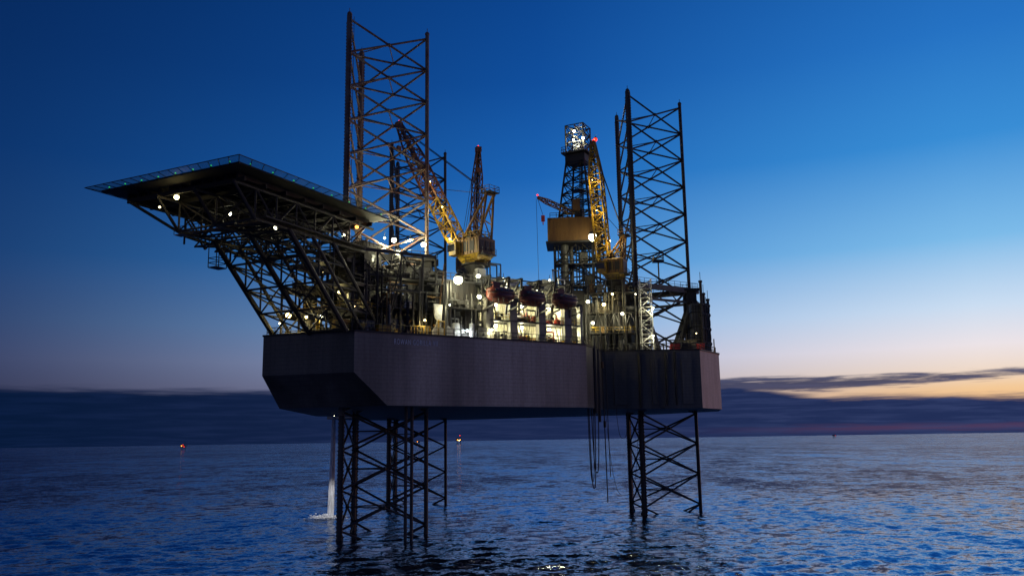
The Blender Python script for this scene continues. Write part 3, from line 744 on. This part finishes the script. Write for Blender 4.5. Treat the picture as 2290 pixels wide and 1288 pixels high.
g=G();tower(g,2.2,80.4,2.2,87,3,'steel',.2,.12)
g.box(DP(0,0,80.2),(6.2,6.2,.35),'steel',a_);g.rail([DP(i*3,j*3,80.4) for i,j in((-1,-1),(1,-1),(1,1),(-1,1))],'steel',1.2,1,.06,True)
g.box(DP(0,0,78.9),(4.8,4.8,1.8),'steel',a_)
for x in(-.9,0,.9): g.tube(DP(x-.2,0,82.4),DP(x+.2,0,82.4),.9,'white',14)
g.box(DP(0,0,81.2),(3.6,1.2,.6),'white',a_);g.box(DP(0,0,84.1),(4.1,.3,.35),'white',a_);g.box(DP(0,0,86.8),(.3,4.1,.35),'white',a_);g.box(DP(0,0,86.8),(4.1,.3,.33),'white',a_)
for j in(-1.4,1.4): g.box(DP(0,j,85.4),(3.8,.25,.3),'white',a_);g.box(DP(j,0,83.0),(.25,3.8,.3),'white',a_)
obj('crown_block',g,dk)
g=G()
g.box((14.2,185.5,60.4),(11.8,7.5,5.4),'ochre',(1,-.08));g.box((14.2,185.5,57.5),(12.6,8.6,.4),'steel',(1,-.08))
for i in range(15): g.box((8.7+i*.8,181.74+i*-.064+.38,60.4),(.12,.12,5.3),'ochre',(1,-.08))
g.rail([(8.6,181.9,63.1),(19.9,181.1,63.1),(20,189,63.1)],'steel',1,1.4,.06)
obj('drill_floor_house',g,dk)
g=G();tower(g,4.6,ZT,4.6,58,7,'steel',.34,.18)
g.tube((11.8,184.6,44),(11.8,184.6,57.3),.9,'grey',14)
for z in range(45,57,2): g.tube((11.8,184.6,z),(11.8,184.6,z+.3),1.1,'steel',14)
g.tube((13.4,186,40),(13.4,186,57.3),.5,'grey',10)
for x in(9.6,10.4,14.4,15,15.8,16.5,17.3,18,18.8,19.6): g.tube((x,184.6,34),(x,184.6,57.3),.15,'steel')
for z in(38,43,48,53): g.box((15.0,185.5,z),(10.5,4,.25),'steel');g.rail([(10,183.5,z),(20,183.5,z)],'steel',1.1,1.2,.06)
for i in range(4): g.tube((10,183.6,38+5*i),(15,183.6,43+5*i),.14,'steel');g.tube((20,183.6,38+5*i),(15,183.6,43+5*i),.14,'steel')
for x,z in((17,49.2),(18.6,44.3),(12,39.6),(16,54.4),(19,54)): g.box((x,184.4,z),(1.8,1.4,2.2),'steel')
obj('substructure',g,dk)
g=G();g.box((14.5,182.8,66),(1.6,1.6,2.6),'ochre');g.box((14.5,182.8,64),(.8,.8,2),'steel')
boom(g,(14,182.5,64),(5.9,180,67.2),.9,'ochre',8,'boomrust',.6,rc=.12,rb=.08)
g.ball((5.9,180,67.7),.2,'Ered')
g.tube((5.9,180,67),(7,180,63.2),.05,'rope',4);g.box((7,180,62.4),(.8,.6,1.3),'red');g.tube((7,180,61.9),(7,180,61),.12,'red');g.tube((5.6,180,66.8),(5.6,172,41),.04,'rope',4)
obj('service_hoist',g,dk)
g=G();boom(g,(31,176,46.4),(31,176,51.5),1.4,'yellow',4,tip=1.);g.box((31,176,51.6),(2.2,2.2,.2),'steel');g.rail([(30,175,51.7),(32,175,51.7),(32,177,51.7),(30,177,51.7)],'yellow',1,1,.06,True)
obj('lamp_mast',g,rig)
# ---------------- lifeboats
grp='lifeboats hanging along the deck edge'
def loft(g,secs,m):
    n=len(secs[0])
    vs=[v for s_ in secs for v in s_];fs=[]
    for a in range(len(secs)-1):
        for i in range(n): fs.append([a*n+i,a*n+(i+1)%n,(a+1)*n+(i+1)%n,(a+1)*n+i])
    fs+=[list(range(n))[::-1],[(len(secs)-1)*n+i for i in range(n)]];g.add(vs,fs,m)
def lifeboat(s,z):
    c=SP(s,.2,z);e=empty('lifeboat',c-V((0,0,1.5)),None,label='dark orange-red enclosed lifeboat hanging from davits at the deck edge',category='lifeboat',group=grp)
    def sec(q,top):
        wv=1.5*(1-abs(q)**2.8)**.6+.05;zk=-1.6+1.0*abs(q)**2.6;zs=.0+.2*q*q;pts=[]
        for i in range(13):
            t=math.pi*i/12
            if top: pts.append((math.cos(t)*wv*.9,zs+math.sin(t)*(1.2*(1-abs(q)**3)**.5+.05)))
            else: pts.append((math.cos(t)*wv,zs-(zs-zk)*math.sin(t)**.75))
        return [c+Sx*(q*2.7)+Nn*x+V((0,0,zz)) for x,zz in pts]
    qs=[-.985,-.93,-.82,-.65,-.4,-.1,.2,.5,.7,.85,.94,.985]
    g=G();loft(g,[sec(q,False) for q in qs],'orange');g.beam(c-Sx*2.0+V((0,0,-1.5)),c+Sx*1.8+V((0,0,-1.5)),.15,.3,'steel')
    g.beam(c-Sx*2.6-Nn*1.3+V((0,0,.03)),c+Sx*2.6-Nn*1.3+V((0,0,.03)),.14,.14,'steel')
    obj('hull',g,e,True)
    g=G();loft(g,[sec(q,True)[::-1] for q in qs],'orange');obj('canopy',g,e,True)
    g=G();g.box(c-Sx*1.1+V((0,0,1.4)),(1.4,1.2,.9),'orange',Sx);g.box(c-Sx*1.1+V((0,0,1.5)),(1.45,1.1,.35),'glass',Sx);obj('helm_cupola',g,e)
    for x in(-1.5,-.5,.5,1.5): one('window',e,'box',c+Sx*x-Nn*1.22+V((0,0,.55)),(.5,.14,.3),'glass',Sx)
    for x in(-1.9,1.9):
        g=G();g.tube(c+Sx*x+V((0,0,.9)),c+Sx*x+V((0,0,3.)),.05,'rope',5);g.box(c+Sx*x+V((0,0,1.1)),(.3,.3,.4),'steel',Sx);obj('fall_wire',g,e)
    g=G()
    for x in(-1.9,1.9):
        g.beam(c+Sx*x+V((0,0,3.0)),SP(s+x,4.4,z+3.2),.3,.35,'steel');g.beam(c+Sx*x+Nn*.6+V((0,0,3)),SP(s+x,4.3,z-.2),.25,.3,'steel')
        g.tube(c+Sx*x+Nn*.3+V((0,0,3)),c+Sx*x+Nn*.9+V((0,0,3)),.3,'steel',8)
        g.beam(SP(s+x,1.6,z-3.2),SP(s+x,.4,z+3.1),.3,.3,'steel')
        g.beam(SP(s+x*1.25,-1.6,z-2.1),SP(s+x*1.25,1.8,z-2.6),.2,.25,'steel')
    g.rail([SP(s-2.6,-1.6,z-2.0),SP(s+2.6,-1.6,z-2.0)],'steel',1.1,.9,.05)
    g.tube(c-Sx*1.9+Nn*2+V((0,0,3.1)),c+Sx*1.9+Nn*2+V((0,0,3.1)),.1,'steel')
    obj('davit',g,rig)
for s in(26.2,32.6,39.6): lifeboat(s,39.2)
# ---------------- hoses
def hang(x0,y0,x1,y1,zt,zb,r_=.1,n=24):
    pts=[]
    for i in range(n+1):
        q=i/n;pts.append(V((x0+(x1-x0)*q,y0+(y1-y0)*q,zt-(zt-zb)*(1-abs(2*q-1)**3.5))))
    g=G();g.path(pts,r_,'rope',6);obj('hose',g,rig)
hang(13.6,157.0,15.0,157.6,34,6.2);hang(14.1,157.4,15.7,158.0,31,8.9);hang(13.4,157,14.7,157.2,33,7.4,.08)
one('hose',rig,'tube',(16.7,160.4,36),(17.0,160.4,3.4),.11,'rope');one('hose',rig,'tube',(17.4,160.8,31),(17.7,160.8,8),.08,'rope')
hang(17.2,161.0,23.6,162.4,20,4.6,.045);hang(19.3,162.2,21.6,162.2,21,15,.05)
for (x,y,z) in ((13.6,157.0,27),(15.0,157.6,24),(16.8,160.4,28),(13.7,157.0,21),(16.9,160.4,17),(14.1,157.4,29)): one('hose_coupling',rig,'tube',(x,y,z),(x,y,z+1.2),.24,'ochre' if z>26 else 'steel',8)
hang(26.8,162.2,29.5,162.2,31,20.5,.05)
# ---------------- floodlights
def flood(pos,kind,power,size=.26,glow=None):
    pos=V(pos)
    g=G()
    g.tube(pos+V((0,0,size*.7)),pos+V((0,0,size*1.5)),size*1.2,'steel',10,size*.6)
    g.ball(pos,size*1.1,kind,14,9,(1,.9,.95))
    g.tube(pos+V((0,0,size)),pos+V((0,0,size+.8)),.05,'steel',5)
    o=obj('floodlight',g,rig,origin=pos)
    if power:
        l=bpy.data.lights.new('lamp','POINT');l.energy=power;l.shadow_soft_size=max(size,.2)
        l.color={'Ewarm':(1,.80,.32),'Ewhite':(1,.94,.58),'Ecool':(.82,.92,1),'Ered':(1,.05,.02),'Eorange':(1,.4,.12)}[kind]
        lo=bpy.data.objects.new('lamp_glow',l);COL.objects.link(lo);place(lo,pos-V((0,.3,size+.3)),o)
    return o
FL=[((-45.4,111.4,48.1),'Ewarm',110,.32),((-48.3,113,47.2),'Ewarm',0,.14),((-41.0,119.8,48.0),'Ewhite',50,.28),((-35.9,126,47.4),'Ewhite',50,.28),
((-26.3,129.4,46.9),'Ewhite',80,.26),((-24.2,129.5,48.2),'Eorange',40,.26),((-22.6,132.8,45.2),'Ewhite',160,.28),((-19.3,136.2,47.6),'Ewhite',450,.38),
((-18.4,134.6,45.1),'Ewhite',300,.4),((-14.6,138,47.2),'Ewhite',450,.4),((-8.9,138.5,41.2),'Ewhite',1500,.68),((-5.6,139.5,42),'Ewhite',300,.32),((-5.5,140,38.6),'Ewhite',450,.32),
((-34.9,131,34.6),'Ewarm',400,.38),((-32.1,131,34.3),'Ewarm',170,.2),((-29.8,131.2,34.4),'Ewhite',170,.2),((-24.7,131,36.2),'Ewarm',450,.38),((-27.5,133,38.5),'Ewarm',140,.18),
((-18.0,137,39.3),'Ewhite',350,.28),((-21,135,33.6),'Ewarm',280,.19),((-30.5,134,42),'Ewarm',50,.14),((-14,134.5,34),'Ewarm',250,.16),((-36.5,132,33.5),'Ewarm',120,.14),
((17.3,176,57.1),'Ewhite',1900,.8),((14.9,187.0,84.9),'Ewhite',700,.28),((16.9,187.0,83.2),'Ewhite',400,.3),((14.7,187.2,82.9),'Ecool',300,.2),
((17.8,163.2,40.6),'Ewarm',450,.3),((15.5,163,37),'Ewhite',450,.28),((21.3,163,38.7),'Ewhite',450,.28),((14.6,162,41),'Ewhite',450,.3),((19.5,163,42.6),'Ewarm',250,.2),
((27.6,164.6,40),'Ewhite',450,.14),((27.4,164.6,34.5),'Ewhite',250,.12),((-7.5,139.6,32.9),'Ecool',250,.22),((-3.5,141.5,33.2),'Ewhite',300,.2),((-8.2,139.8,33),'Ecool',0,.16),  # first lamp here is added to brighten the white stair tower
((19.6,164.2,53.5),'Ewarm',480,.1),((17.2,165,60),'Ewarm',450,.08),((16.6,165.6,66.5),'Ewarm',350,.08),((-12.2,146.5,56),'Ewarm',600,.1),((-14.6,149,61.5),'Ewarm',250,.08),((-11,148,50.5),'Ewarm',500,.12),((19.7,186.5,82.6),'Ered',60,.4),
((24,162.9,42.5),'Ewhite',150,.12),((-1.5,150,43.5),'Ewhite',250,.18),((7,155,44),'Ewhite',250,.18),((36,165.6,35),'Ewarm',90,.1)]
for a in FL: flood(*a)
flood(SP(16.2,-.2,36.6),'Ewhite',330,.1)  # lamp added to brighten the wind screen
for s in(27.2,32.6,38.4,42.8):
    for z in(38.0,34.3): flood(SP(s,3.4,z),'Ewhite',680,.28)
for s in(29.4,36): flood(SP(s,3.4,41.0),'Ewhite',500,.26)
for q in((-21.5,140.5,49),(-17.5,143.5,49.4),(-22,147,48)): flood(q,'Ewhite',2700,.14)
src=V((-33.5,160,19.8))
sp_o=flood(src+V((0,0,.1)),'Ewhite',0,.05)  # unseen lamp added under the hull to light the splash
sl=bpy.data.lights.new('added_splash_spot','SPOT');sl.energy=15000;sl.spot_size=math.radians(26);sl.spot_blend=.8;sl.shadow_soft_size=.2;sl.color=(1,.97,.92)
so=bpy.data.objects.new('lamp_glow',sl);COL.objects.link(so)
place(so,src-V((0,0,.3)),sp_o);so.rotation_euler=(V((-37.2,174.5,2.0))-src).to_track_quat('-Z','Y').to_euler()
# ---------------- discharge
JX,JY=-36.7,175
wd_=empty('water_discharge',(JX,JY,0),label='thin pale stream of water falling from hull to foaming sea',category='water stream')
g=G();rs=random.Random(2)
for i in range(46):
    a=rs.uniform(0,6.28);d=rs.uniform(0,.3);sp_=rs.uniform(.4,1.2)
    dx,dy=d*math.cos(a),d*math.sin(a)
    pts=[V((JX+dx*(1+sp_*q)-.25*q*q,JY+dy*(1+sp_*q),20.4*(1-q**1.15)+.0)) for q in [j/10 for j in range(11)]]
    for j in range(10): g.tube(pts[j],pts[j+1],.09+.006*j,'jet',5,.09+.006*(j+1))
obj('stream',g,wd_)
g=G();n=48
for rr0,rr1,zz in((0,.9,.5),(.9,1.8,.46),(1.8,2.8,.4)):
    vs=[];
    for k in range(n):
        t=2*math.pi*k/n
        for q in(rr0,rr1):
            wob=1+.2*math.sin(3*t+1)+.12*math.sin(7*t)
            vs.append((JX-1.4+1.25*q*wob*math.cos(t),JY+.9*q*wob*math.sin(t),zz))
    g.add(vs,[[2*k,2*k+1,(2*k+3)%(2*n),(2*k+2)%(2*n)] for k in range(n)],'foam')
for i in range(500):
    a=rs.uniform(0,6.28);d=abs(rs.gauss(0,1.0));h=max(.1,rs.gauss(.5,.22)-d*.1)
    g.ball((JX-1.2+1.8*d*math.cos(a),JY+d*math.sin(a),h),rs.uniform(.05,.16),'jet',5,3,(1.6,1.3,.7))
obj('splash',g,wd_)
# ---------------- far platforms
def farrig(x,y,sc,red,lb):
    e=empty('distant_platform',(x,y,0),None,label=lb,category='oil rig',group='oil platforms on the horizon')
    g=G()
    for i,j in((-1,-1),(1,-1),(1,1),(-1,1)): g.tube((x+i*5*sc,y+j*5*sc,-3),(x+i*4*sc,y+j*4*sc,9.5*sc),.5*sc,'steel')
    for i in(-1,1): g.tube((x-5*sc,y+i*5*sc,0),(x+4.4*sc,y+i*4.4*sc,8*sc),.25*sc,'steel')
    obj('jacket',g,e)
    g=G();g.box((x,y,11*sc),(14*sc,12*sc,3.5*sc),'steel');g.box((x-3*sc,y,14*sc),(6*sc,8*sc,3*sc),'steel');g.tube((x+4*sc,y,12*sc),(x+4*sc,y,24*sc),.9*sc,'steel',6,.3*sc)
    obj('topside',g,e)
    for dx,dz,k,s_ in red: one('deck_lamp',e,'ball',(x+dx*sc,y-6.4*sc,dz*sc),s_*sc,k,8,6)
farrig(-920,2400,1.0,[(-3,12,'Eorange',1.2),(4,10,'Ered',1.2),(1,15,'Ered',.9)],'far platform with orange and red lights at the horizon')
farrig(-390,3500,1.1,[(-2,12,'Eorange',1.2)],'far platform with one dim light at the horizon')
farrig(-225,3500,1.6,[(-3,11,'Eorange',1.1),(1,10,'Ewarm',1.0),(4,11,'Eorange',1.1),(3,22,'Ered',1.0)],'far platform with a cluster of warm lights')
farrig(1482,4000,1.0,[(4,12,'Ered',.9)],'far platform with one red light at the horizon')
